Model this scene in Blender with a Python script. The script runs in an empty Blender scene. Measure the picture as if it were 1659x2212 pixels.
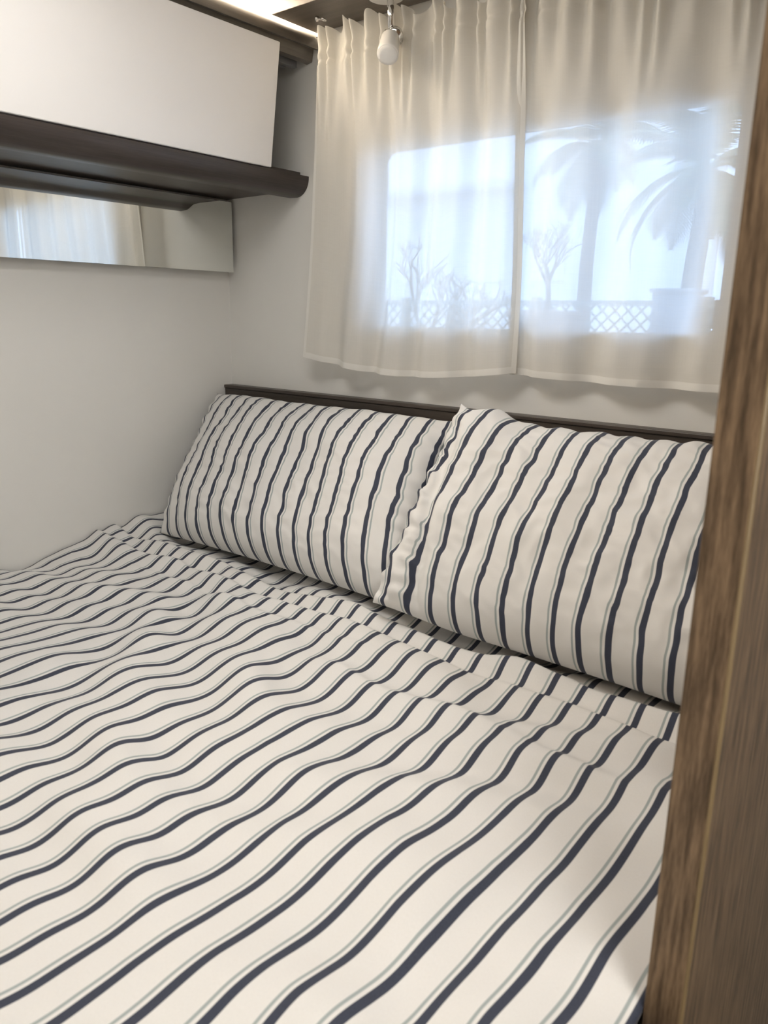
import bpy, bmesh, math, random
import numpy as np
from mathutils import Vector, Matrix

scene = bpy.context.scene
COL = scene.collection

# ------------------------------------------------------------------ camera
F_PX, W_PX, H_PX = 1663.0, 1659.0, 2212.0
CAM = Vector((1.579, -1.307, 1.350))
YAW, PITCH, ROLL = (math.radians(a) for a in (-39.2045, 14.3415, -0.9226))
fwd = Vector((math.sin(YAW) * math.cos(PITCH), math.cos(YAW) * math.cos(PITCH), -math.sin(PITCH)))
rgt = fwd.cross(Vector((0, 0, 1))).normalized()
dwn = fwd.cross(rgt)
r1 = math.cos(ROLL) * rgt + math.sin(ROLL) * dwn
d1 = -math.sin(ROLL) * rgt + math.cos(ROLL) * dwn
cd = bpy.data.cameras.new('camera')
cam = bpy.data.objects.new('camera', cd)
COL.objects.link(cam)
cam.matrix_world = Matrix(((r1.x, -d1.x, -fwd.x, CAM.x), (r1.y, -d1.y, -fwd.y, CAM.y),
                           (r1.z, -d1.z, -fwd.z, CAM.z), (0, 0, 0, 1)))
cd.sensor_fit = 'HORIZONTAL'
cd.sensor_width = 36.0
cd.lens = 36.0 * F_PX / W_PX
cd.clip_start = 0.02
cd.clip_end = 200
cd.dof.use_dof = True
cd.dof.focus_distance = 1.75
cd.dof.aperture_fstop = 12.0
scene.camera = cam

# ------------------------------------------------------------------ world, exposure
world = bpy.data.worlds.new('overcast_sky')
scene.world = world
world.use_nodes = True
bg = world.node_tree.nodes['Background']
bg.inputs['Color'].default_value = (0.47, 0.66, 1.0, 1)
bg.inputs['Strength'].default_value = 5.0
vs = scene.view_settings
vs.view_transform = 'Standard'
vs.look = 'None'
vs.exposure = 0.45
vs.gamma = 1.0
vs.use_curve_mapping = False
FILL_BED_STRENGTH = 7.0
FILL_AISLE_STRENGTH = 17.0
COVE_STRENGTH = 26.0

rng = np.random.default_rng(7)
random.seed(7)

# ------------------------------------------------------------------ helpers
def tag(o, label=None, cat=None, group=None, kind=None):
    if label: o['label'] = label
    if cat: o['category'] = cat
    if group: o['group'] = group
    if kind: o['kind'] = kind
    return o

def empty(name, loc, label, cat, group=None):
    o = bpy.data.objects.new(name, None)
    COL.objects.link(o)
    o.location = loc
    o.empty_display_size = 0.05
    tag(o, label, cat, group)
    return o

def link(name, me, mat=None, parent=None, smooth=False):
    o = bpy.data.objects.new(name, me)
    COL.objects.link(o)
    if mat: me.materials.append(mat)
    if smooth:
        for p in me.polygons: p.use_smooth = True
    if parent:
        o.parent = parent
        o.matrix_parent_inverse = Matrix.Translation(-parent_world(parent))
    return o

def parent_world(p):
    v = Vector((0, 0, 0))
    while p:
        v += p.location
        p = p.parent
    return v

def from_bm(name, bm, mat=None, parent=None, smooth=False):
    bmesh.ops.recalc_face_normals(bm, faces=bm.faces)
    me = bpy.data.meshes.new(name)
    bm.to_mesh(me)
    bm.free()
    return link(name, me, mat, parent, smooth)

def add_box(bm, lo, hi, bevel=0.0, seg=2):
    vs_ = [bm.verts.new((x, y, z)) for x in (lo[0], hi[0]) for y in (lo[1], hi[1]) for z in (lo[2], hi[2])]
    fs = [(0, 1, 3, 2), (4, 6, 7, 5), (0, 4, 5, 1), (2, 3, 7, 6), (0, 2, 6, 4), (1, 5, 7, 3)]
    faces = [bm.faces.new([vs_[i] for i in f]) for f in fs]
    if bevel:
        es = list({e for f in faces for e in f.edges})
        bmesh.ops.bevel(bm, geom=es, offset=bevel, segments=seg, profile=0.5, affect='EDGES')

def box(name, lo, hi, mat, parent=None, bevel=0.0, seg=2):
    bm = bmesh.new()
    add_box(bm, lo, hi, bevel, seg)
    return from_bm(name, bm, mat, parent, smooth=False)

def add_tube(bm, pts, rad, n=12, cap=True):
    pts = [Vector(p) for p in pts]
    rads = rad if isinstance(rad, (list, tuple)) else [rad] * len(pts)
    rings = []
    up = None
    for i, p in enumerate(pts):
        t = (pts[min(i + 1, len(pts) - 1)] - pts[max(i - 1, 0)])
        t.normalize()
        if up is None:
            up = Vector((0, 0, 1)) if abs(t.z) < 0.9 else Vector((1, 0, 0))
        a = t.cross(up)
        if a.length < 1e-6: a = t.orthogonal()
        a.normalize()
        b = t.cross(a)
        b.normalize()
        up = -b if False else up
        rings.append([bm.verts.new(p + (a * math.cos(2 * math.pi * k / n) + b * math.sin(2 * math.pi * k / n)) * rads[i]) for k in range(n)])
    for i in range(len(rings) - 1):
        for k in range(n):
            bm.faces.new((rings[i][k], rings[i][(k + 1) % n], rings[i + 1][(k + 1) % n], rings[i + 1][k]))
    if cap:
        bm.faces.new(rings[0][::-1])
        bm.faces.new(rings[-1])

def tube(name, pts, rad, mat, parent=None, n=12, smooth=True):
    bm = bmesh.new()
    add_tube(bm, pts, rad, n)
    return from_bm(name, bm, mat, parent, smooth)

def lathe(name, prof, origin, axis, mat, parent=None, n=32, smooth=True):
    """prof: list of (distance along axis, radius)"""
    axis = Vector(axis).normalized()
    a = axis.orthogonal().normalized()
    b = axis.cross(a)
    o = Vector(origin)
    bm = bmesh.new()
    rings = []
    for d, r in prof:
        if r < 1e-6:
            rings.append([bm.verts.new(o + axis * d)])
        else:
            rings.append([bm.verts.new(o + axis * d + (a * math.cos(2 * math.pi * k / n) + b * math.sin(2 * math.pi * k / n)) * r) for k in range(n)])
    for i in range(len(rings) - 1):
        A, B = rings[i], rings[i + 1]
        for k in range(n):
            k2 = (k + 1) % n
            if len(A) == 1 and len(B) == 1: continue
            if len(A) == 1: bm.faces.new((A[0], B[k2], B[k]))
            elif len(B) == 1: bm.faces.new((A[k], A[k2], B[0]))
            else: bm.faces.new((A[k], A[k2], B[k2], B[k]))
    return from_bm(name, bm, mat, parent, smooth)

def extrude_profile(name, prof, y0, y1, mat, parent=None, smooth=False):
    """closed profile in (x,z), swept along y"""
    bm = bmesh.new()
    A = [bm.verts.new((x, y0, z)) for x, z in prof]
    B = [bm.verts.new((x, y1, z)) for x, z in prof]
    n = len(prof)
    for i in range(n):
        bm.faces.new((A[i], A[(i + 1) % n], B[(i + 1) % n], B[i]))
    bm.faces.new(A[::-1])
    bm.faces.new(B)
    o = from_bm(name, bm, mat, parent)
    if smooth:
        for p in o.data.polygons:
            p.use_smooth = len(p.vertices) == 4
        try:
            o.data.set_sharp_from_angle(angle=math.radians(35))
        except Exception:
            pass
    return o

def grid_mesh(name, P, UV, mat, parent=None, smooth=True, wrap=False):
    """P: (n,m,3), UV: (n,m,2) or None"""
    n, m = P.shape[:2]
    idx = np.arange(n * m).reshape(n, m)
    a, b, c, d = idx[:-1, :-1], idx[1:, :-1], idx[1:, 1:], idx[:-1, 1:]
    faces = np.stack([a, b, c, d], -1).reshape(-1, 4)
    me = bpy.data.meshes.new(name)
    me.from_pydata(P.reshape(-1, 3).tolist(), [], faces.tolist())
    if UV is not None:
        uvl = me.uv_layers.new(name='fabric')
        li = np.empty(len(me.loops), np.int32)
        me.loops.foreach_get('vertex_index', li)
        uvl.data.foreach_set('uv', UV.reshape(-1, 2)[li].astype(np.float32).ravel())
    me.update()
    return link(name, me, mat, parent, smooth)

def vnoise(x, y, seed):
    """smooth gradient noise, roughly -1..1"""
    r = np.random.default_rng(seed)
    N = 256
    ang = r.random((N, N)) * 2 * np.pi
    xi, yi = np.floor(x).astype(int), np.floor(y).astype(int)
    xf, yf = x - xi, y - yi
    u = xf * xf * xf * (xf * (xf * 6 - 15) + 10)
    v = yf * yf * yf * (yf * (yf * 6 - 15) + 10)
    def g(i, j):
        a = ang[(xi + i) % N, (yi + j) % N]
        return np.cos(a) * (xf - i) + np.sin(a) * (yf - j)
    return 1.5 * ((g(0, 0) * (1 - u) + g(1, 0) * u) * (1 - v) + (g(0, 1) * (1 - u) + g(1, 1) * u) * v)

def sstep(a, b, x):
    t = np.clip((x - a) / (b - a), 0, 1)
    return t * t * (3 - 2 * t)

# ------------------------------------------------------------------ materials
MATS = {}
def new_mat(name):
    m = bpy.data.materials.new(name)
    m.use_nodes = True
    nt = m.node_tree
    return m, nt, nt.nodes['Principled BSDF']

def node(nt, typ, **kw):
    n = nt.nodes.new(typ)
    for k, v in kw.items(): setattr(n, k, v)
    return n

def plain(name, col, rough=0.5, spec=0.5, metal=0.0, noise=0.0, scale=40, bump=0.0):
    m, nt, p = new_mat(name)
    p.inputs['Base Color'].default_value = (*col, 1)
    p.inputs['Roughness'].default_value = rough
    p.inputs['Metallic'].default_value = metal
    p.inputs['Specular IOR Level'].default_value = spec
    if noise or bump:
        tc = node(nt, 'ShaderNodeTexCoord')
        nz = node(nt, 'ShaderNodeTexNoise')
        nz.inputs['Scale'].default_value = scale
        nz.inputs['Detail'].default_value = 4
        nt.links.new(tc.outputs['Object'], nz.inputs['Vector'])
        if noise:
            mx = node(nt, 'ShaderNodeMix', data_type='RGBA')
            mx.inputs[6].default_value = (*[c * (1 - noise) for c in col], 1)
            mx.inputs[7].default_value = (*[min(1, c * (1 + noise)) for c in col], 1)
            nt.links.new(nz.outputs['Fac'], mx.inputs[0])
            nt.links.new(mx.outputs[2], p.inputs['Base Color'])
        if bump:
            bp = node(nt, 'ShaderNodeBump')
            bp.inputs['Strength'].default_value = bump
            bp.inputs['Distance'].default_value = 0.001
            nt.links.new(nz.outputs['Fac'], bp.inputs['Height'])
            nt.links.new(bp.outputs[0], p.inputs['Normal'])
    MATS[name] = m
    return m

def emit(name, col, strength):
    m, nt, p = new_mat(name)
    p.inputs['Base Color'].default_value = (0.9, 0.9, 0.9, 1)
    p.inputs['Emission Color'].default_value = (*col, 1)
    p.inputs['Emission Strength'].default_value = strength
    MATS[name] = m
    return m

def wood(name, dark, light, rough, stretch=(60, 60, 2.2), spec=0.4, axis_detail=5, fine=0.35, ramp=(0.32, 0.68)):
    m, nt, p = new_mat(name)
    tc = node(nt, 'ShaderNodeTexCoord')
    mp = node(nt, 'ShaderNodeMapping')
    mp.inputs['Scale'].default_value = stretch
    nz = node(nt, 'ShaderNodeTexNoise')
    nz.inputs['Scale'].default_value = 1.0
    nz.inputs['Detail'].default_value = axis_detail
    nz.inputs['Roughness'].default_value = 0.6
    mp2 = node(nt, 'ShaderNodeMapping')
    mp2.inputs['Scale'].default_value = tuple(s * 7 for s in stretch)
    n2 = node(nt, 'ShaderNodeTexNoise')
    n2.inputs['Scale'].default_value = 1.0
    n2.inputs['Detail'].default_value = 3
    nt.links.new(tc.outputs['Object'], mp.inputs[0])
    nt.links.new(tc.outputs['Object'], mp2.inputs[0])
    nt.links.new(mp.outputs[0], nz.inputs['Vector'])
    nt.links.new(mp2.outputs[0], n2.inputs['Vector'])
    mx = node(nt, 'ShaderNodeMix', data_type='FLOAT')
    mx.inputs[0].default_value = fine
    nt.links.new(nz.outputs['Fac'], mx.inputs[2])
    nt.links.new(n2.outputs['Fac'], mx.inputs[3])
    cr = node(nt, 'ShaderNodeValToRGB')
    cr.color_ramp.elements[0].position = ramp[0]
    cr.color_ramp.elements[0].color = (*dark, 1)
    cr.color_ramp.elements[1].position = ramp[1]
    cr.color_ramp.elements[1].color = (*light, 1)
    nt.links.new(mx.outputs[0], cr.inputs[0])
    nt.links.new(cr.outputs[0], p.inputs['Base Color'])
    p.inputs['Roughness'].default_value = rough
    p.inputs['Specular IOR Level'].default_value = spec
    bp = node(nt, 'ShaderNodeBump')
    bp.inputs['Strength'].default_value = 0.15
    bp.inputs['Distance'].default_value = 0.0006
    nt.links.new(mx.outputs[0], bp.inputs['Height'])
    nt.links.new(bp.outputs[0], p.inputs['Normal'])
    MATS[name] = m
    return m

def striped(name, period, phase, flip=False):
    """white cotton with one navy and one thin grey-green stripe per repeat; U is metres of fabric.
    phase = fabric coordinate of a navy stripe's middle; flip puts the grey line on the +U side"""
    m, nt, p = new_mat(name)
    uv = node(nt, 'ShaderNodeUVMap', uv_map='fabric')
    sx = node(nt, 'ShaderNodeSeparateXYZ')
    nt.links.new(uv.outputs[0], sx.inputs[0])
    def math_(op, a, b=None, c=None):
        n = node(nt, 'ShaderNodeMath', operation=op)
        for i, v in enumerate((a, b, c)):
            if v is None: continue
            if isinstance(v, (int, float)): n.inputs[i].default_value = v
            else: nt.links.new(v, n.inputs[i])
        return n.outputs[0]
    t = math_('SUBTRACT', sx.outputs[0], phase)
    t = math_('DIVIDE', t, period)
    if flip: t = math_('MULTIPLY', t, -1.0)
    t = math_('ADD', t, 0.5)
    t = math_('FRACT', t)               # navy centred on 0.5, grey on the low side
    def band(c, w, soft=0.008):
        d = math_('ABSOLUTE', math_('SUBTRACT', t, c))
        mr = node(nt, 'ShaderNodeMapRange')
        mr.inputs['From Min'].default_value = w / 2 + soft
        mr.inputs['From Max'].default_value = w / 2 - soft
        nt.links.new(d, mr.inputs['Value'])
        return mr.outputs[0]
    navy = band(0.5, 0.205)
    grey = band(0.278, 0.072)
    # weave
    wv = node(nt, 'ShaderNodeTexNoise')
    mp = node(nt, 'ShaderNodeMapping')
    mp.inputs['Scale'].default_value = (900, 350, 1)
    nt.links.new(uv.outputs[0], mp.inputs[0])
    nt.links.new(mp.outputs[0], wv.inputs['Vector'])
    wv.inputs['Scale'].default_value = 1
    wv.inputs['Detail'].default_value = 2
    cw = node(nt, 'ShaderNodeMix', data_type='RGBA')
    cw.inputs[6].default_value = (0.715, 0.695, 0.665, 1)
    cw.inputs[7].default_value = (0.785, 0.77, 0.745, 1)
    nt.links.new(wv.outputs['Fac'], cw.inputs[0])
    c1 = node(nt, 'ShaderNodeMix', data_type='RGBA')
    nt.links.new(grey, c1.inputs[0])
    nt.links.new(cw.outputs[2], c1.inputs[6])
    c1.inputs[7].default_value = (0.36, 0.40, 0.395, 1)
    cn = node(nt, 'ShaderNodeMix', data_type='RGBA')
    cn.inputs[6].default_value = (0.034, 0.039, 0.060, 1)
    cn.inputs[7].default_value = (0.058, 0.066, 0.096, 1)
    nt.links.new(wv.outputs['Fac'], cn.inputs[0])
    c2 = node(nt, 'ShaderNodeMix', data_type='RGBA')
    nt.links.new(navy, c2.inputs[0])
    nt.links.new(c1.outputs[2], c2.inputs[6])
    nt.links.new(cn.outputs[2], c2.inputs[7])
    nt.links.new(c2.outputs[2], p.inputs['Base Color'])
    p.inputs['Roughness'].default_value = 0.75
    p.inputs['Specular IOR Level'].default_value = 0.25
    p.inputs['Sheen Weight'].default_value = 0.15
    p.inputs['Sheen Roughness'].default_value = 0.4
    bp = node(nt, 'ShaderNodeBump')
    bp.inputs['Strength'].default_value = 0.08
    bp.inputs['Distance'].default_value = 0.0005
    nt.links.new(wv.outputs['Fac'], bp.inputs['Height'])
    nt.links.new(bp.outputs[0], p.inputs['Normal'])
    MATS[name] = m
    return m

def voile(name, clear, col=(0.86, 0.82, 0.74), trans=0.5):
    """thin woven curtain cloth: scatters both ways, open weave lets part of the light through"""
    m, nt, p = new_mat(name)
    nt.nodes.remove(p)
    out = nt.nodes['Material Output']
    uv = node(nt, 'ShaderNodeUVMap', uv_map='fabric')
    def thread(sc, det=3):
        mp = node(nt, 'ShaderNodeMapping')
        mp.inputs['Scale'].default_value = sc
        n = node(nt, 'ShaderNodeTexNoise')
        n.inputs['Scale'].default_value = 1
        n.inputs['Detail'].default_value = det
        nt.links.new(uv.outputs[0], mp.inputs[0])
        nt.links.new(mp.outputs[0], n.inputs['Vector'])
        return n.outputs['Fac']
    a, b = thread((420, 9, 1)), thread((9, 420, 1))
    ad = node(nt, 'ShaderNodeMath', operation='ADD')
    nt.links.new(a, ad.inputs[0]); nt.links.new(b, ad.inputs[1])
    mr = node(nt, 'ShaderNodeMapRange')
    mr.inputs['From Min'].default_value = 0.7
    mr.inputs['From Max'].default_value = 1.3
    mr.inputs['To Min'].default_value = clear * 0.88
    mr.inputs['To Max'].default_value = clear * 1.12
    nt.links.new(ad.outputs[0], mr.inputs['Value'])
    df = node(nt, 'ShaderNodeBsdfDiffuse')
    tl = node(nt, 'ShaderNodeBsdfTranslucent')
    tp = node(nt, 'ShaderNodeBsdfTransparent')
    df.inputs['Color'].default_value = (*col, 1)
    tl.inputs['Color'].default_value = (*col, 1)
    m1 = node(nt, 'ShaderNodeMixShader')
    m1.inputs[0].default_value = trans
    nt.links.new(df.outputs[0], m1.inputs[1]); nt.links.new(tl.outputs[0], m1.inputs[2])
    m2 = node(nt, 'ShaderNodeMixShader')
    nt.links.new(mr.outputs[0], m2.inputs[0])
    nt.links.new(m1.outputs[0], m2.inputs[1]); nt.links.new(tp.outputs[0], m2.inputs[2])
    nt.links.new(m2.outputs[0], out.inputs['Surface'])
    MATS[name] = m
    return m

def pane_mat(name, tint=(0.93, 0.96, 0.98)):
    m, nt, p = new_mat(name)
    nt.nodes.remove(p)
    out = nt.nodes['Material Output']
    tp = node(nt, 'ShaderNodeBsdfTransparent')
    tp.inputs[0].default_value = (*tint, 1)
    gl = node(nt, 'ShaderNodeBsdfGlossy')
    gl.inputs['Roughness'].default_value = 0.02
    fr = node(nt, 'ShaderNodeFresnel')
    fr.inputs[0].default_value = 1.45
    mx = node(nt, 'ShaderNodeMixShader')
    nt.links.new(fr.outputs[0], mx.inputs[0])
    nt.links.new(tp.outputs[0], mx.inputs[1]); nt.links.new(gl.outputs[0], mx.inputs[2])
    nt.links.new(mx.outputs[0], out.inputs['Surface'])
    MATS[name] = m
    return m

M_WALL = plain('wall_laminate', (0.78, 0.765, 0.73), 0.55, 0.35, noise=0.03, scale=6, bump=0.05)
M_CEIL = plain('ceiling_laminate', (0.78, 0.76, 0.72), 0.6, 0.3, noise=0.02, scale=8)
M_FLOOR = wood('floor_vinyl', (0.13, 0.09, 0.06), (0.24, 0.17, 0.11), 0.5, (3, 40, 40))
M_DOOR = plain('white_gloss_laminate', (0.86, 0.835, 0.815), 0.32, 0.45, noise=0.01, scale=5)
M_EDGE = plain('white_edge', (0.80, 0.77, 0.72), 0.4)
M_DARK = wood('dark_wenge', (0.034, 0.026, 0.022), (0.072, 0.056, 0.049), 0.38, (60, 2.5, 60), 0.5)
M_DARKX = wood('dark_wenge_cross', (0.042, 0.033, 0.027), (0.088, 0.070, 0.058), 0.42, (2.5, 60, 60), 0.45)
M_BOARD = wood('taupe_board', (0.11, 0.088, 0.07), (0.165, 0.135, 0.108), 0.40, (3, 50, 50), 0.45)
M_CORN = wood('grey_brown_cornice', (0.11, 0.095, 0.078), (0.17, 0.148, 0.122), 0.34, (60, 2.5, 60), 0.5)
M_OAK = wood('brown_walnut_panel', (0.072, 0.045, 0.025), (0.25, 0.165, 0.096), 0.5, (190, 190, 13), 0.3, 6, 0.2, (0.40, 0.62))
M_OAKEDGE = plain('ochre_edge_strip', (0.215, 0.15, 0.075), 0.42, 0.4, noise=0.12, scale=30)
M_CHROME = plain('chrome', (0.80, 0.79, 0.77), 0.12, 0.5, 1.0)
M_WPLAST = plain('white_plastic', (0.80, 0.78, 0.74), 0.35)
M_FROST = plain('frosted_lamp_glass', (0.84, 0.81, 0.76), 0.25)
M_DARKMET = plain('dark_metal', (0.07, 0.065, 0.06), 0.35, 0.5, 0.6)
M_RAILGREY = plain('grey_rail', (0.16, 0.16, 0.165), 0.35, 0.5)
M_GREYPL = plain('window_frame_plastic', (0.62, 0.61, 0.58), 0.45)
M_MATT = plain('mattress_ticking', (0.33, 0.34, 0.38), 0.9, noise=0.08, scale=80, bump=0.3)
M_BASE = plain('bed_box_laminate', (0.30, 0.22, 0.15), 0.5)
M_BACK = plain('mirror_backing', (0.05, 0.05, 0.05), 0.6)
mm, nt_, p_ = new_mat('mirror_silver')
p_.inputs['Base Color'].default_value = (0.86, 0.87, 0.84, 1)
p_.inputs['Metallic'].default_value = 1.0
p_.inputs['Roughness'].default_value = 0.01
M_MIRROR = mm
M_LED = emit('warm_led_strip', (1.0, 0.85, 0.66), COVE_STRENGTH)
M_FILL_BED = emit('added_bed_lamp', (1.0, 0.98, 0.945), FILL_BED_STRENGTH)  # glow of the added, unseen lamp over the bed
M_FILL_AISLE = emit('added_aisle_lamp', (1.0, 0.98, 0.945), FILL_AISLE_STRENGTH)  # glow of the added, unseen lamp over the aisle
M_SHEET = striped('striped_cotton_bed', 0.042, 0.761)
M_PIL_L = striped('striped_cotton_pillow_flipped', 0.042, 0.0, flip=True)
M_PIL_R = striped('striped_cotton_pillow', 0.042, 0.0)
M_VOILE = voile('curtain_voile', 0.13, (0.885, 0.86, 0.805), 0.44)
M_HEM = voile('curtain_hem_voile', 0.04, (0.92, 0.905, 0.87), 0.40)
M_PANE = pane_mat('acrylic_pane')

# ------------------------------------------------------------------ the room
def structure(o): return tag(o, kind='structure')

ZC = 1.965
WX0, WX1, WZ0, WZ1 = 0.455, 1.225, 1.300, 1.695      # hole in the window wall
FX0, FX1, FZ0, FZ1 = 0.488, 1.192, 1.328, 1.668      # clear opening of the inner frame
structure(box('floor', (-0.05, -2.65, -0.05), (2.45, 0.04, 0.0), M_FLOOR))
structure(box('ceiling', (-0.05, -2.65, ZC), (2.45, 0.04, ZC + 0.04), M_CEIL))
structure(box('wall_left', (-0.04, -2.65, 0), (0.0, 0.0, ZC), M_WALL))
structure(box('wall_right', (2.4, -2.65, 0), (2.44, 0.0, ZC), M_WALL))
structure(box('wall_rear', (-0.04, -2.65, 0), (2.44, -2.61, ZC), M_WALL))
bm = bmesh.new()
def rr_ring(x0, x1, z0, z1, r, y, k=6):
    pts = []
    for cx, cz, a0 in ((x1 - r, z1 - r, 0), (x0 + r, z1 - r, 90), (x0 + r, z0 + r, 180), (x1 - r, z0 + r, 270)):
        for i in range(k + 1):
            a = math.radians(a0 + 90 * i / k)
            pts.append((cx + r * math.cos(a), y, cz + r * math.sin(a)))
    return pts
def frame_mesh(name, outer, inner, y0, y1, mat, parent=None, ro=0.03, ri=0.02):
    bm = bmesh.new()
    R = [[bm.verts.new(p) for p in rr_ring(*a, r, y)] for a, r, y in ((outer, ro, y0), (inner, ri, y0), (inner, ri, y1), (outer, ro, y1))]
    n = len(R[0])
    for i in range(4):
        A, B = R[i], R[(i + 1) % 4]
        for k in range(n):
            bm.faces.new((A[k], A[(k + 1) % n], B[(k + 1) % n], B[k]))
    return from_bm(name, bm, mat, parent)
# window wall with a real hole, 35 mm thick
for lo, hi in (((-0.04, 0, 0), (WX0, 0.035, ZC)), ((WX1, 0, 0), (2.44, 0.035, ZC)),
               ((WX0, 0, 0), (WX1, 0.035, WZ0)), ((WX0, 0, WZ1), (WX1, 0.035, ZC))):
    add_box(bm, lo, hi)
structure(from_bm('wall_window', bm, M_WALL))

# window
win = empty('window_1', (0.84, 0, 1.3), None, None)
win['kind'] = 'structure'
frame_mesh('window_frame', (0.425, 1.255, 1.272, 1.722), (FX0, FX1, FZ0, FZ1), -0.012, 0.004, M_GREYPL, win, 0.045, 0.022)
frame_mesh('sash', (0.46, 1.22, 1.305, 1.69), (FX0 - 0.006, FX1 + 0.006, FZ0 - 0.006, FZ1 + 0.006), 0.014, 0.032, M_DARKMET, win, 0.035, 0.026)
bm = bmesh.new()
add_box(bm, (0.462, 0.034, 1.307), (1.218, 0.040, 1.688))
from_bm('pane', bm, M_PANE, win)
for (x, z) in ((FX0 + 0.004, 1.36), (FX0 + 0.002, 1.62), (FX1 - 0.006, 1.36)):
    box('latch', (x - 0.008, 0.004, z - 0.022), (x + 0.010, 0.016, z + 0.022), M_DARKMET, win, 0.003)
box('latch', (0.825, 0.004, 1.328), (0.87, 0.016, 1.345), M_DARKMET, win, 0.003)
box('blind_cassette', (0.425, -0.014, 1.715), (1.255, 0.0, 1.760), M_GREYPL, win, 0.004)

# board under the ceiling over the curtain
structure(box('trim_1', (0.312, -0.130, 1.920), (1.434, -0.001, ZC - 0.0005), M_BOARD, None, 0.001))

# partition panel at the right, walnut with ochre edge strip
PY = -0.80
pp = empty('partition_panel', (1.447, PY, 0), 'brown walnut partition panel with ochre edge strip at the right', 'panel')
box('panel_core', (1.4345, PY + 0.004, 0.0), (1.4625, -0.001, ZC - 0.0005), M_OAK, pp)
box('end_face', (1.4335, PY, 0.0), (1.4600, PY + 0.004, ZC - 0.0005), M_OAK, pp, 0.0008)
tube('edge_strip', [(1.4605, PY + 0.003, 0.0), (1.4605, PY + 0.003, 0.6), (1.4605, PY + 0.003, ZC - 0.0005)], 0.0022, M_OAKEDGE, pp, 12)

# ------------------------------------------------------------------ headboard
hb = empty('headboard', (0.7, 0, 0.6), 'dark brown wooden headboard behind the two striped pillows', 'headboard')
box('board', (0.001, -0.026, 0.55), (1.433, -0.001, 1.164), M_DARKX, hb, 0.0015)
box('top_cap', (0.001, -0.029, 1.164), (1.433, -0.001, 1.172), M_DARKX, hb, 0.0015)

# ------------------------------------------------------------------ bed
bb = box('bed_base', (0.002, -1.95, 0.001), (1.430, -0.032, 0.60), M_BASE, None, 0.004)
tag(bb, 'brown box base under the striped mattress bedding', 'bed base')
mt = box('mattress', (0.004, -1.95, 0.601), (1.428, -0.034, 0.800), M_MATT, None, 0.03, 4)
tag(mt, 'grey mattress lying beneath the striped duvet', 'mattress')

# duvet: one cloth surface with pleats by the pillows, waves and creases
nx, ny = 340, 480
xs = np.linspace(0.004, 1.4328, nx)
ys = np.linspace(-1.96, -0.11, ny)
X, Y = np.meshgrid(xs, ys, indexing='ij')
def duvet_height(X, Y):
    h = np.full_like(X, 0.832)
    # slow lumps of the filling
    h += 0.006 * vnoise(X * 2.3 + 3, Y * 2.3 + 40, 1)
    # rolling waves across the bed
    ph = 0.9 * vnoise(X * 1.6 + 9, Y * 1.6 + 60, 2) + 0.35 * vnoise(X * 5 + 1, Y * 4 + 33, 3)
    near = sstep(-1.25, -0.45, Y)
    c = (Y + 0.33 * X)
    h += (0.0038 + 0.0032 * near) * np.sin(2 * np.pi * (c / 0.185 + ph))
    c2 = (Y - 0.18 * X)
    h += 0.0030 * np.sin(2 * np.pi * (c2 / 0.105 + 1.1 * vnoise(X * 2.4 + 70, Y * 2.4 + 12, 4)))
    # fine creases
    n = vnoise(X * 7 + 5, Y * 9 + 91, 5)
    h += 0.0030 * (0.25 - np.abs(n)) * (0.5 + 0.5 * vnoise(X * 2 + 31, Y * 2 + 17, 6))
    n = vnoise(X * 17 + Y * 5 + 15, Y * 13 + 31, 8)
    h += 0.0012 * (0.3 - np.abs(n))
    # pleats running along the pillows
    wob = 0.022 * vnoise(X * 3 + 11, X * 0 + 7.3, 9) + 0.007 * vnoise(X * 11 + 2, X * 0 + 3.1, 10)
    for yc, amp, w, fade0, fade1 in ((-0.372, 0.014, 0.020, -1, 3), (-0.418, 0.013, 0.022, -1, 1.45), (-0.468, 0.008, 0.026, 0.15, 0.95), (-0.53, 0.006, 0.03, 0.75, 1.6)):
        d = Y - (yc + wob * (1 if yc > -0.45 else 1.5))
        ridge = np.where(d > 0, np.exp(-(d / (w * 0.42)) ** 2), np.exp(-(d / (w * 1.5)) ** 2))
        h += amp * ridge * sstep(fade0, fade0 + 0.15, X) * (1 - sstep(fade1 - 0.15, fade1, X)) * (1 + 0.3 * vnoise(X * 6 + yc * 50, X * 0 + 1.7, 12))
    # rises towards the pillows, piled up in the wall corner
    h += 0.012 * sstep(-0.52, -0.34, Y)
    h += 0.030 * sstep(0.22, 0.02, X) * sstep(-0.48, -0.27, Y)
    h += 0.012 * sstep(0.10, 0.0, X) * vnoise(X * 4, Y * 14 + 5, 13) - 0.006 * sstep(0.06, 0.0, X) * (1 - sstep(-0.6, -0.4, Y))
    cr_ = sstep(0.42, 0.05, X) * sstep(-1.0, -0.75, Y)
    h += cr_ * (0.010 * vnoise(X * 5 + 4, Y * 9 + 2, 14) + 0.006 * (0.3 - np.abs(vnoise(X * 6 - Y * 5 + 8, Y * 12 + 6, 15))))
    # hollows shaped in to imitate soft shadow patches near the open side
    for cx, cy, sx, sy, dz in ((1.285, -0.80, 0.035, 0.11, -0.012), (1.20, -0.70, 0.03, 0.07, -0.006), (1.345, -0.75, 0.022, 0.05, -0.006), (1.245, -0.86, 0.03, 0.10, 0.005)):
        h += dz * np.exp(-((X - cx) / sx) ** 2 - ((Y - cy) / sy) ** 2)
    return h
Zd = duvet_height(X, Y)
U = X + 0.0022 * vnoise(X * 4 + 8, Y * 5 + 50, 20) + 0.0010 * vnoise(X * 13, Y * 15, 21)
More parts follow.
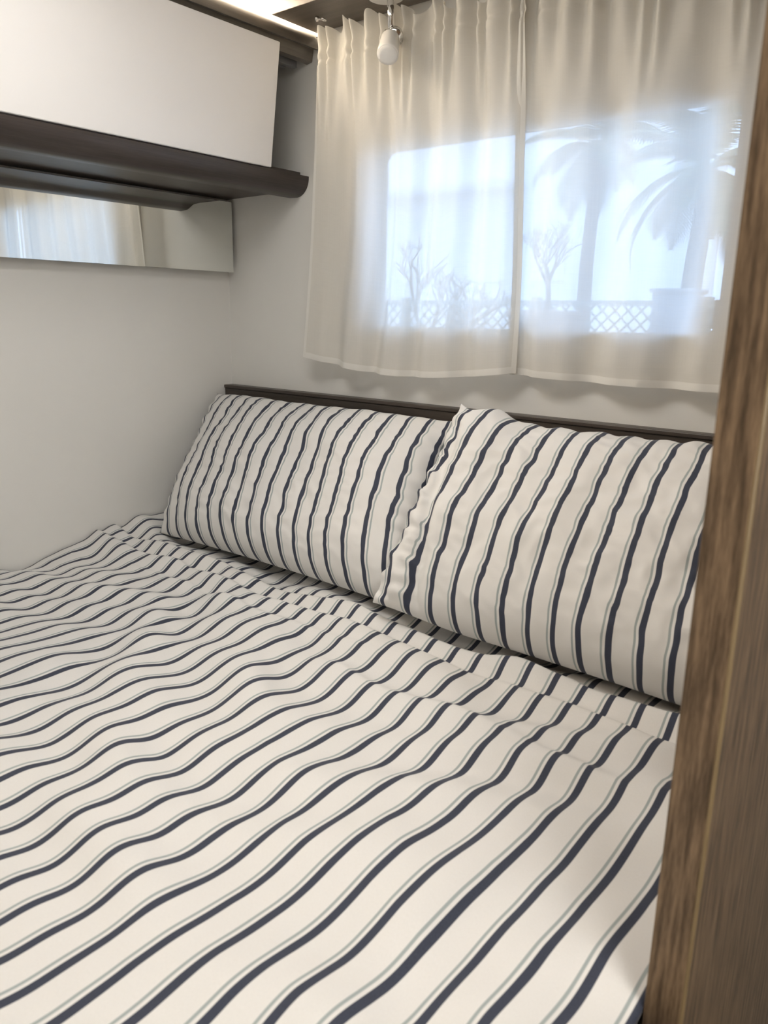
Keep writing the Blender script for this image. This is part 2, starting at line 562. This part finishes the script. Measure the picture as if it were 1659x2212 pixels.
# hang over the open long side and the foot
over = sstep(1.410, 1.430, X)
Zs = Zd.copy()
Zs = Zs - 0.20 * over ** 3 * (1 - sstep(-1.00, -0.94, Y))
Zs = Zs - 0.22 * sstep(-1.92, -1.96, Y)
Zs = np.maximum(Zs, 0.62)
P = np.stack([X + 0.055 * sstep(1.35, 1.43, X) * (1 - sstep(-0.91, -0.86, Y)), Y, Zs], -1)
dv = grid_mesh('duvet', P, np.stack([U + P[..., 0] - X, Y], -1), M_SHEET)
md = dv.modifiers.new('thickness', 'SOLIDIFY')
md.thickness = 0.006
md.offset = -1
tag(dv, 'white duvet with navy and grey stripes spread over the bed', 'duvet')

# ------------------------------------------------------------------ pillows
def pillow(name, mat, W, H, bot, top, xb, xt, Tf, Tb, seed, label, ph, roll=0.0, flap=None, lift=0.0, scallop=0.012, crease=False):
    """bot/top: (y,z) of the lower and upper seam; xb/xt: x of the middle at bottom and top"""
    n, m = 150, 110
    u = np.linspace(-1, 1, n)
    v = np.linspace(-1, 1, m)
    u = np.sign(u) * (1 - (1 - np.abs(u)) ** 1.35)
    v = np.sign(v) * (1 - (1 - np.abs(v)) ** 1.35)
    Ug, Vg = np.meshgrid(u, v, indexing='ij')
    root = empty(name, ((xb + xt) / 2, bot[0], bot[1]), label, 'pillow', 'striped pillows at the headboard')
    B = np.array([0, bot[0], bot[1]]); T_ = np.array([0, top[0], top[1]])
    along = (T_ - B); L = np.linalg.norm(along); along /= L
    nrm = np.array([0, -along[2], along[1]])
    def surf(side):
        a = W / 2 * (Ug - 0.035 * Ug ** 3 * (1 - Vg ** 2))
        b = L / 2 * (Vg - 0.03 * Vg ** 3 * (1 - Ug ** 2))
        e = ((1 - np.abs(Ug) ** 4.2) * (1 - np.abs(Vg) ** 2.6)) ** 0.56
        w1 = vnoise(Ug * 2.1 + seed, Vg * 1.7 + seed, seed)
        w2 = vnoise(Ug * 6 + seed * 3, Vg * 3 + 5, seed + 1)
        w3 = vnoise(Ug * 9 + Vg * 4 + seed * 5, Vg * 6 - Ug * 2 + 9, seed + 2)
        if side > 0:
            t = Tf * e * (1 - 0.16 * Vg) + e ** 0.5 * (0.010 * w1 + 0.004 * w2 + 0.0055 * (0.3 - np.abs(w3)))
        else:
            t = -Tb * e
        if crease and side > 0:
            # loose cloth gathered at the side: a sharp crease from the top corner, rumpled cloth beyond it
            uc = -0.84 - 0.13 * Vg + 0.03 * vnoise(Vg * 3 + 1, Vg * 0 + 4, seed + 11)
            d = Ug - uc
            t = t - 0.016 * np.exp(-(d / 0.045) ** 2) * (1 - sstep(0.55, 0.95, Vg)) * e ** 0.3
            out_ = sstep(0.03, -0.06, d) * (1 - sstep(0.6, 0.95, Vg))
            t = t + out_ * e ** 0.3 * (0.010 * vnoise(Ug * 5 + Vg * 2, Vg * 8 + Ug * 6 + seed, seed + 12) + 0.006 * vnoise(Ug * 12, Vg * 16 + 3, seed + 13))
        # gathered wrinkles along the side seams
        edge = np.exp(-((1 - np.abs(Ug)) / 0.10) ** 2) * (1 - Vg ** 6)
        t = t + edge * 0.010 * vnoise(Ug * 3 + seed, Vg * 9 + seed * 2, seed + 4) * (1 if side > 0 else 0.6)
        a = a + edge * 0.006 * vnoise(Ug * 2 + 7, Vg * 7 + seed, seed + 5)
        b = b + scallop * vnoise(Ug * 6 + seed, Vg * 2, seed + 6) * np.clip(Vg, 0, 1) ** 4
        xm = (xb + xt) / 2 + (xt - xb) / 2 * Vg
        fac = (Vg + 1) / 2
        cr, sr = math.cos(roll), math.sin(roll)
        px = xm + a
        bb_ = b + a * sr
        Pm = (B + T_)[None, None, :] / 2 + bb_[..., None] * along + t[..., None] * nrm
        Pm = Pm + (lift * sstep(-0.45, -1.0, Ug))[..., None] * nrm
        # upper edge curls back against the headboard, lower edge settles on the bed
        Pm[..., 0] = px
        Pm[..., 1] = np.minimum(Pm[..., 1], -0.034)
        Pm[..., 2] += -0.02 * np.clip(-Vg - 0.75, 0, 1)
        return Pm, a
    out = []
    for side in (1, -1):
        Pm, a = surf(side)
        # stripes are printed straight on the cloth: measure cloth length across the face
        du = np.sqrt(np.sum(np.diff(Pm[:, m // 2, :], axis=0) ** 2, -1))
        s = np.concatenate([[0], np.cumsum(du)])
        s = s - s[n // 2]
        lin = a
        su = 0.45 * s[:, None] * np.ones_like(Vg) + 0.55 * lin
        su = su + 0.0030 * vnoise(Ug * 3 + seed, Vg * 3.5 + 2, seed + 8) + 0.0012 * vnoise(Ug * 9, Vg * 8, seed + 9)
        if crease:
            su = su + sstep(-0.70, -0.95, Ug) * (1 - sstep(0.5, 0.95, Vg)) * (0.010 * vnoise(Ug * 6, Vg * 7 + 3, seed + 14))
        if side > 0: o = (Pm, np.stack([su - ph, Vg], -1))
        else: o = (Pm[::-1], np.stack([su[::-1] - ph, Vg], -1))
        out.append(o)
    front = grid_mesh('pillow_front', out[0][0], out[0][1], mat, root)
    back = grid_mesh('pillow_back', out[1][0], out[1][1], mat, root)
    if flap:
        # loose end of the pillowcase sticking up at a top corner
        u0, u1, hgt = flap
        S2, Q2 = np.meshgrid(np.linspace(0, 1, 24), np.linspace(0, 1, 10), indexing='ij')
        x = xt + u0 * W / 2 + (u1 - u0) * W / 2 * S2
        y = top[0] - 0.012 + 0.022 * Q2 + 0.006 * np.sin(S2 * 9)
        z = top[1] - 0.012 + hgt * np.sin(Q2 * 2.0) * (0.75 + 0.25 * np.sin(S2 * 5 + 0.6))
        fl = grid_mesh('case_flap', np.stack([x, y, z], -1), np.stack([x - xt, Q2], -1), mat, root)
        sd = fl.modifiers.new('thickness', 'SOLIDIFY')
        sd.thickness = 0.002
    return root

pillow('pillow', M_PIL_L, 0.720, 0.45, (-0.325, 0.868), (-0.062, 1.152), 0.480, 0.376, 0.080, 0.05, 31,
       'striped pillow standing in the corner against the left wall', 0.015, scallop=0.004)
pillow('pillow', M_PIL_R, 0.618, 0.47, (-0.354, 0.864), (-0.092, 1.166), 1.117, 1.102, 0.085, 0.04, 57,
       'striped pillow beside the wooden partition, overlapping the other pillow', 0.010, flap=(-0.95, -0.80, 0.024), lift=0.045, crease=True)

# ------------------------------------------------------------------ overhead cabinet on the left wall
YE = -1.90
cab = empty('overhead_cabinet', (0.0, -0.9, 1.60), 'white fronted overhead cabinet with dark brown shelf on the left wall', 'cabinet')
# shelf board with rounded nose
prof = [(0.001, 1.6165), (0.165, 1.6175)]
for i in range(7):
    t = i / 6
    prof.append((0.185 + 0.040 * t, 1.6165 - 0.0125 * (t * t * (3 - 2 * t))))
for i in range(1, 13):
    a = math.radians(-95 + 97 * i / 12)
    prof.append((0.2450 + 0.039 * math.cos(a), 1.6425 + 0.0395 * math.sin(a)))
prof += [(0.283, 1.6425), (0.001, 1.6425)]
extrude_profile('shelf', prof, YE, -0.001, M_DARK, cab, True)
box('ledge', (0.001, YE, 1.6425), (0.2605, -0.004, 1.6545), M_DARK, cab, 0.0006)
# cornice
prof = [(0.150, 1.9250), (0.238, 1.9400), (0.256, 1.9375)]
for i in range(1, 11):
    t = i / 10
    a = math.radians(78 - 78 * t)
    prof.append((0.262 + 0.057 * math.cos(a), 1.8895 + 0.0465 * math.sin(a)))
prof += [(0.319, 1.8870), (0.302, 1.8915), (0.297, 1.8680), (0.282, 1.8660), (0.282, 1.9100), (0.150, 1.9100)]
extrude_profile('cornice', prof, YE, -0.002, M_CORN, cab, True)
for k, xx in enumerate((0.262, 0.242, 0.222)):
    box('door_rail', (xx - 0.006, YE, 1.858 + 0.002 * k), (xx + 0.006, -0.018 - 0.012 * k, 1.880), M_RAILGREY, cab, 0.001)
box('rail_carrier', (0.150, YE, 1.880), (0.282, -0.010, 1.9100), M_RAILGREY, cab)
box('body', (0.001, YE, 1.6550), (0.150, -0.115, 1.9240), M_WALL, cab)
box('top_panel', (0.001, YE, 1.9245), (0.150, -0.002, 1.9265), M_CORN, cab)
# white flap door, leaning out a little at the top
bm = bmesh.new()
xb_, zb_, xt_, zt_ = 0.281, 1.6475, 0.314, 1.8775
th = 0.015
vs8 = []
for y in (-1.02, -0.109):
    for (x, z) in ((xb_, zb_), (xt_, zt_), (xt_ - th, zt_), (xb_ - th, zb_)):
        vs8.append(bm.verts.new((x, y, z)))
for f in ((0, 1, 2, 3), (7, 6, 5, 4), (0, 4, 5, 1), (1, 5, 6, 2), (2, 6, 7, 3), (3, 7, 4, 0)):
    bm.faces.new([vs8[i] for i in f])
bmesh.ops.bevel(bm, geom=list(bm.edges), offset=0.001, segments=2, affect='EDGES')
from_bm('door', bm, M_DOOR, cab)

led = box('led_strip', (0.228, YE + 0.02, 1.9530), (0.306, -0.012, ZC - 0.0005), M_LED, None, 0.003)
tag(led, 'glowing warm light strip above the overhead cabinet', 'light strip')

# mirror under the shelf
mir = empty('mirror', (0.0, -0.6, 1.446), 'long frameless mirror under the dark shelf on left wall', 'mirror')
box('backing', (0.001, -1.50, 1.456), (0.0275, -0.035, 1.607), M_BACK, mir)
box('glass', (0.0280, -1.52, 1.4460), (0.0320, -0.011, 1.6080), M_MIRROR, mir, 0.0004, 1)

# ------------------------------------------------------------------ curtains
def curtain(name, label, x_top, x_bot, ztop, zrod, zbot, seed, nfold, phase, yoff=0.0):
    root = empty(name, ((x_bot[0] + x_bot[1]) / 2, -0.045, zbot(0.5)), label, 'curtain', 'white voile curtains')
    def f(S, Q):
        """S 0..1 across, Q 0 bottom .. 1 top"""
        zt = ztop(S)
        zb = zbot(S)
        Z = zb + (zt - zb) * Q
        top = sstep(zrod - 0.22, zrod, Z)
        xl = x_bot[0] + (x_top[0] - x_bot[0]) * Q ** 0.8
        xr = x_bot[1] + (x_top[1] - x_bot[1]) * Q ** 0.8
        Sw = S + 0.020 * vnoise(S * 5 + seed, Q * 1.2 + seed, seed) * np.sin(np.pi * S)
        Xc = xl + (xr - xl) * Sw
        warp = 0.16 * vnoise(S * 2.5 + seed, Q * 1.1 + 3, seed + 1)
        a = 2 * np.pi * (nfold * (S + warp / nfold * 1.5) + phase)
        fold = np.sin(a) + 0.35 * np.sin(2 * a + 1.3)
        amp = 0.0095 + 0.0010 * (1 - Q)
        Yc = -0.047 - amp * fold * (1 - 0.55 * top)
        # tight gathers on the rod
        gn = nfold * 3.3
        gph = 2 * np.pi * gn * S + 5.5 * vnoise(S * 8 + seed, S * 0 + 2, seed + 2)
        Yc = Yc - 0.0105 * np.sin(gph) * top ** 1.5 - 0.010 * top
        # ruffle above the rod flops forward
        ruf = sstep(zrod + 0.006, zrod + 0.05, Z)
        Yc = Yc - ruf * (0.006 + 0.016 * vnoise(S * 12 + seed, S * 0 + 8, seed + 3)) 
        rod = np.exp(-((Z - zrod) / 0.010) ** 2)
        Yc = Yc + (0.5 * rod + 0.6 * np.exp(-((Z - zrod + 0.022) / 0.006) ** 2)) * 0.006 * (1 + 0.6 * np.sin(gph)) + yoff
        Yc = np.where(Z > zrod - 0.03, np.minimum(Yc, -0.027), Yc)
        # broad sway
        Yc = Yc - 0.006 * vnoise(S * 2 + seed, Q * 2 + 1, seed + 4)
        Yc = np.minimum(Yc, -0.019)
        Yc = np.maximum(Yc, -0.105)
        return np.stack([Xc, Yc, Z], -1)
    n, m = 260, 150
    q = np.concatenate([np.linspace(0, 0.82, 100), np.linspace(0.825, 1.0, 50)])
    S, Q = np.meshgrid(np.linspace(0, 1, n), q, indexing='ij')
    Pc = f(S, Q)
    wid = x_bot[1] - x_bot[0]
    uv = np.stack([S * wid * 1.4, Q * 0.65], -1)
    grid_mesh('cloth', Pc, uv, M_VOILE, root)
    # turned hem at the bottom and the two sides, sewn heading at the top: a second layer of cloth
    def strip(nm, s0, s1, q0, q1, ns, nq, mat):
        S2, Q2 = np.meshgrid(np.linspace(s0, s1, ns), np.linspace(q0, q1, nq), indexing='ij')
        P2 = f(S2, Q2)
        P2[..., 1] -= 0.0012
        return grid_mesh(nm, P2, np.stack([S2 * wid * 1.4, Q2 * 0.65], -1), mat, root)
    strip('bottom_hem', 0, 1, 0.0, 0.019, 260, 4, M_HEM)
    strip('side_hem', 0, 0.014, 0.0, 1.0, 4, 120, M_HEM)
    strip('side_hem', 0.986, 1.0, 0.0, 1.0, 4, 120, M_HEM)
    q_rod = 0.90
    strip('heading', 0, 1, q_rod, 1.0, 260, 24, M_VOILE)
    return root

curtain('curtain', 'white voile curtain beside the cabinet, left half of the pair',
        (0.372, 0.842), (0.315, 0.852), lambda s: 1.900 - 0.018 * s + 0.009 * np.sin(s * 44 + 0.4) + 0.005 * np.sin(s * 91) - 0.022 * np.exp(-(s / 0.03) ** 2), 1.866,
        lambda s: 1.256 - 0.024 * np.sin(np.pi * np.clip(s, 0, 1)) - 0.006 * s, 5, 4.6, 0.1)
curtain('curtain', 'white voile curtain beside the wooden partition, right half of the pair',
        (0.826, 1.412), (0.838, 1.415), lambda s: 1.886 + 0.005 * np.sin(s * 47) + 0.003 * np.sin(s * 95), 1.860,
        lambda s: 1.247 - 0.007 * np.sin(np.pi * np.clip(s, 0, 1)) + 0.001 * s, 23, 4.4, 0.55, 0.010)

rod = empty('curtain_wire', (0.33, -0.045, 1.87), 'thin wire holding up the white curtains', 'curtain wire')
tube('wire', [(0.331, -0.012, 1.899), (0.345, -0.016, 1.890), (0.372, -0.018, 1.874), (0.85, -0.018, 1.863), (1.425, -0.018, 1.872)], 0.0018, M_CHROME, rod, 8)

def screw_eye(name, base, direction, label):
    d = Vector(direction).normalized()
    root = empty(name, base, label, 'hook', 'small chrome screw eyes')
    b = Vector(base)
    lathe('shank', [(0, 0.0), (0, 0.0062), (0.002, 0.0062), (0.003, 0.0026), (0.011, 0.0022), (0.011, 0)], b, d, M_CHROME, root, 14)
    c = b + d * 0.016
    s = d.cross(Vector((0.3, 0.2, 1))).normalized() if abs(d.z) < 0.9 else Vector((0.8, 0.6, 0))
    pts = [c + (d * math.cos(a) + s * math.sin(a)) * 0.0052 for a in [2 * math.pi * k / 16 for k in range(17)]]
    tube('eye', pts, 0.0017, M_CHROME, root, 8)
screw_eye('screw_eye', (0.378, -0.070, 1.9170), (0.9, 0.15, -0.25), 'chrome screw eye under the taupe ceiling board')
screw_eye('screw_eye', (0.332, -0.0005, 1.905), (0, -1, 0), 'chrome screw eye on the wall beside the cabinet cornice')

# ------------------------------------------------------------------ spot lamp under the board
lp = empty('spot_lamp', (0.566, -0.084, 1.9195), 'small white spot lamp on chrome stem hanging before the curtain', 'lamp')
lathe('rosette', [(0, 0.0), (0, 0.036), (0.006, 0.036), (0.011, 0.032), (0.013, 0.026), (0.013, 0)], (0.566, -0.084, 1.9195), (0, 0, -1), M_WPLAST, lp, 40)
lathe('screw', [(0, 0), (0, 0.006), (0.0015, 0.006), (0.002, 0.004), (0.002, 0)], (0.556, -0.103, 1.9065), (0, 0, -1), M_DARKMET, lp, 16)
tube('stem', [(0.578, -0.086, 1.908), (0.580, -0.086, 1.885), (0.582, -0.086, 1.850)], 0.0062, M_CHROME, lp, 20)
KN = Vector((0.583, -0.088, 1.846))
lathe('knuckle', [(-0.011, 0), (-0.011, 0.0075), (-0.009, 0.0085), (0.009, 0.0085), (0.011, 0.0075), (0.011, 0)], KN, (0.75, 0.62, 0.1), M_CHROME, lp, 20)
view = (CAM - KN).normalized()
rightv = view.cross(Vector((0, 0, 1))).normalized() * -1
downv = Vector((0, 0, -1))
ax = (view * 0.74 + downv * 0.62 - rightv * 0.10).normalized()
HB = KN + ax * 0.004
lathe('cap', [(-0.010, 0.0), (-0.010, 0.010), (-0.007, 0.0145), (0.003, 0.0165), (0.006, 0.0165), (0.006, 0)], HB + Vector((0.004, 0.006, 0)), ax, M_CHROME, lp, 32)
lathe('shade', [(0.006, 0), (0.006, 0.0155), (0.009, 0.0166), (0.050, 0.0196), (0.053, 0.0198), (0.055, 0.0192), (0.055, 0.0)], HB, ax, M_FROST, lp, 40)
lathe('lens', [(0.0545, 0.0), (0.0545, 0.0180), (0.0565, 0.0172), (0.0578, 0.012), (0.0582, 0.0)], HB, ax, M_FROST, lp, 40)

# ------------------------------------------------------------------ unseen ceiling lamp, guessed and added to brighten bed and pillows
cl = empty('added_lamp', (0.80, -0.76, ZC), 'added unseen ceiling lamp above the middle of the bed', 'lamp')
box('housing', (0.53, -0.92, ZC - 0.020), (1.07, -0.60, ZC - 0.0005), M_WPLAST, cl, 0.004)
box('diffuser', (0.54, -0.91, ZC - 0.034), (1.06, -0.61, ZC - 0.0205), M_FILL_BED, cl, 0.004)

cl = empty('added_lamp', (2.1, -1.35, ZC), 'added unseen ceiling lamp above the aisle beside the bed', 'lamp')  # second unseen lamp, added to light the panel side and left wall
box('housing', (1.94, -1.62, ZC - 0.020), (2.26, -1.08, ZC - 0.0005), M_WPLAST, cl, 0.004)
box('diffuser', (1.95, -1.61, ZC - 0.034), (2.25, -1.09, ZC - 0.0205), M_FILL_AISLE, cl, 0.004)

# ------------------------------------------------------------------ outside
G = -0.75
M_GRND = plain('yard_paving', (0.42, 0.42, 0.40), 0.9, noise=0.1, scale=3)
M_FAC = plain('pale_render', (0.74, 0.75, 0.74), 0.9, noise=0.03, scale=1)
M_SLAB = plain('balcony_concrete', (0.45, 0.46, 0.47), 0.9)
M_WGL = plain('far_window_glass', (0.10, 0.13, 0.17), 0.1)
M_WFR = plain('far_window_frame', (0.75, 0.75, 0.73), 0.5)
M_BARK = plain('bare_bark', (0.085, 0.070, 0.058), 0.9, noise=0.2, scale=20)
M_FROND = plain('palm_frond_green', (0.12, 0.155, 0.085), 0.55, noise=0.2, scale=5)
M_LATT = plain('green_lattice', (0.16, 0.19, 0.17), 0.6)
M_TERRA = plain('planter_clay', (0.20, 0.14, 0.11), 0.8)
M_BIN = plain('grey_utility_box', (0.16, 0.18, 0.20), 0.6)
M_LEAF = plain('shrub_leaf', (0.06, 0.10, 0.05), 0.6)
gr = box('ground', (-40, 0.3, G - 0.1), (25, 40, G), M_GRND)
structure(gr)

bld = empty('apartment_building', (-8, 14, G), 'pale apartment block seen through the voile curtains', 'building')
box('wall', (-13.0, 14.0, G), (-5.6, 22.0, 8.5), M_FAC, bld)
box('roof', (-13.3, 13.6, 8.5), (-5.3, 22.2, 8.8), M_SLAB, bld)
for zf in (1.9, 4.9):
    for xw in (-12.0, -10.1, -8.0, -6.6):
        w = box('window', (xw - 0.42, 13.94, zf + 0.2), (xw + 0.42, 14.01, zf + 1.6), M_WFR, bld)
        for s in (-1, 1):
            box('pane', (xw + s * 0.2 - 0.16, 13.92, zf + 0.28), (xw + s * 0.2 + 0.16, 13.95, zf + 1.52), M_WGL, w)
for zf in (3.9, 6.6):
    b = box('balcony', (-10.9, 13.0, zf), (-7.2, 14.0, zf + 0.14), M_SLAB, bld)
    bm = bmesh.new()
    for k in range(31):
        xx = -10.85 + k * 0.12
        add_box(bm, (xx - 0.012, 13.03, zf + 0.14), (xx + 0.012, 13.055, zf + 0.95))
    add_box(bm, (-10.9, 13.02, zf + 0.95), (-7.2, 13.07, zf + 1.0))
    from_bm('railing', bm, M_BIN, b)

fence = empty('lattice_fence', (-2.5, 6, G), 'low lattice fence outside behind the curtained window', 'fence')
bm = bmesh.new()
x0, x1, z0, z1 = -7.5, 1.0, 0.35, 1.47
p = 0.13
k = x0 - (z1 - z0)
while k < x1:
    for s in (1, -1):
        a0, a1 = (k, k + (z1 - z0)) if s > 0 else (k + (z1 - z0), k)
        za, zb = z0, z1
        # clip to the panel
        pts = []
        for xx, zz in ((a0, za), (a1, zb)):
            pts.append([xx, zz])
        for i in (0, 1):
            j = 1 - i
            for lim, sg in ((x0, 1), (x1, -1)):
                if (pts[i][0] - lim) * sg < 0 and (pts[j][0] - lim) * sg > 0:
                    t = (lim - pts[i][0]) / (pts[j][0] - pts[i][0])
                    pts[i][1] += t * (pts[j][1] - pts[i][1])
                    pts[i][0] = lim
        if all(x0 - 1e-6 <= q[0] <= x1 + 1e-6 for q in pts) and abs(pts[0][0] - pts[1][0]) > 0.02:
            yo = 6.0 + 0.008 * s
            add_tube(bm, [(pts[0][0], yo, pts[0][1]), (pts[1][0], yo, pts[1][1])], 0.011, 4)
    k += p
lat = from_bm('lattice', bm, M_LATT, fence)
lat['kind'] = 'stuff'
box('rail', (x0, 5.97, z1), (x1, 6.03, z1 + 0.05), M_LATT, fence)
box('rail', (x0, 5.97, z0 - 0.05), (x1, 6.03, z0), M_LATT, fence)
for k in range(6):
    xx = x0 + (x1 - x0) * k / 5
    box('post', (xx - 0.04, 5.95, G), (xx + 0.04, 6.04, z1 + 0.08), M_LATT, fence)

def bare_tree(name, base, h, spread, seed, label, levels=5):
    r = random.Random(seed)
    root = empty(name, base, label, 'tree', 'bare trees outside')
    bmt, bmb = bmesh.new(), bmesh.new()
    def grow(p, d, ln, rad, lev):
        q = [p]
        dd = d.copy()
        for i in range(3):
            dd = (dd + Vector((r.uniform(-1, 1), r.uniform(-1, 1), r.uniform(-0.5, 0.8))) * 0.16).normalized()
            q.append(q[-1] + dd * ln / 3)
        add_tube(bmt if lev == 0 else bmb, q, [rad, rad * 0.88, rad * 0.76, rad * 0.62], 6 if lev < 2 else 4, lev == 0)
        if lev >= levels: return
        for k in range(3 if lev > 0 else 4):
            a = r.uniform(0, 2 * math.pi)
            side = Vector((math.cos(a), math.sin(a), 0))
            nd = (dd * r.uniform(0.5, 0.9) + side * spread * r.uniform(0.5, 1.1) + Vector((0, 0, 0.18))).normalized()
            at = q[r.choice((2, 3, 3))]
            grow(at, nd, ln * r.uniform(0.58, 0.78), rad * 0.58, lev + 1)
    grow(Vector(base), Vector((0.05, 0, 1)), h * 0.34, h * 0.030, 0)
    from_bm('trunk', bmt, M_BARK, root, True)
    from_bm('branches', bmb, M_BARK, root, True)
    return root
pot = empty('planter', (-1.75, 5.0, G), 'clay planter under the bare tree outside the window', 'planter')
lathe('pot', [(0, 0), (0, 0.30), (1.9, 0.30), (2.04, 0.34), (2.14, 0.34), (2.14, 0.29), (2.05, 0.28), (2.05, 0)], (-1.75, 5.0, G), (0, 0, 1), M_TERRA, pot, 24)
lathe('rim', [(2.10, 0.345), (2.10, 0.36), (2.16, 0.36), (2.16, 0.345)], (-1.75, 5.0, G), (0, 0, 1), M_TERRA, pot, 24)
bare_tree('bare_tree', (-1.75, 5.0, 1.30), 0.98, 0.75, 3, 'bare branching tree growing in the clay planter outside')
bare_tree('bare_tree', (-4.9, 7.6, G), 3.4, 0.8, 11, 'bare bush outside at the left edge of the window', 5)

ub = empty('utility_box', (-0.82, 5.5, G), 'grey utility box outside near the right curtain edge', 'box')
box('body', (-0.985, 5.4, G), (-0.675, 5.8, 1.57), M_BIN, ub, 0.01)
box('lid', (-1.005, 5.37, 1.57), (-0.655, 5.83, 1.605), M_BIN, ub, 0.01)

def palm(name, base, top, nf, lf, seed, label):
    r = random.Random(seed)
    root = empty(name, base, label, 'palm tree', 'palm trees outside')
    b, t = Vector(base), Vector(top)
    pts = [b.lerp(t, i / 8) + Vector((0.03 * math.sin(i), 0, 0)) for i in range(9)]
    tube('trunk', pts, [0.13 - 0.005 * i for i in range(9)], M_BARK, root, 12)
    for k in range(nf):
        az = 2 * math.pi * k / nf + r.uniform(-0.15, 0.15)
        el = r.choice((1.1, 0.75, 0.4, 0.1, -0.25)) + r.uniform(-0.1, 0.1)
        bm = bmesh.new()
        L = lf * r.uniform(0.8, 1.1)
        d = Vector((math.cos(az), math.sin(az), 0))
        side = Vector((-math.sin(az), math.cos(az), 0))
        p = t.copy()
        e = el
        spine = [p.copy()]
        N = 12
        for i in range(N):
            p = p + (d * math.cos(e) + Vector((0, 0, 1)) * math.sin(e)) * L / N
            e -= 0.13
            spine.append(p.copy())
        add_tube(bm, spine, [0.022 * (1 - 0.8 * i / N) for i in range(N + 1)], 4)
        for i in range(2, N + 1):
            for f in (0.0, 0.33, 0.66):
                i2 = min(i + 1, N)
                q = spine[i].lerp(spine[i2], f)
                tn = (spine[i] - spine[i - 1]).normalized()
                ll = L * 0.30 * math.sin(math.pi * min(0.95, (i + f) / N * 0.85 + 0.12))
                for s in (-1, 1):
                    tip = q + side * s * ll * 0.8 + tn * ll * 0.5 + Vector((0, 0, -ll * 0.35))
                    w = tn * 0.014
                    m_ = q.lerp(tip, 0.5) + Vector((0, 0, 0.02))
                    va = [bm.verts.new(x) for x in (q - w, q + w, m_ + w, m_ - w)]
                    vt = bm.verts.new(tip)
                    bm.faces.new(va)
                    bm.faces.new((va[3], va[2], vt))
        from_bm('frond', bm, M_FROND, root)
    return root
palm('palm_tree', (-4.0, 10.5, G), (-4.0, 10.5, 3.85), 24, 1.35, 4, 'palm tree crown behind the middle of the right curtain')
palm('palm_tree', (-1.18, 7.0, G), (-1.18, 7.0, 2.78), 24, 1.15, 9, 'palm tree crown behind the right curtain next to the partition')
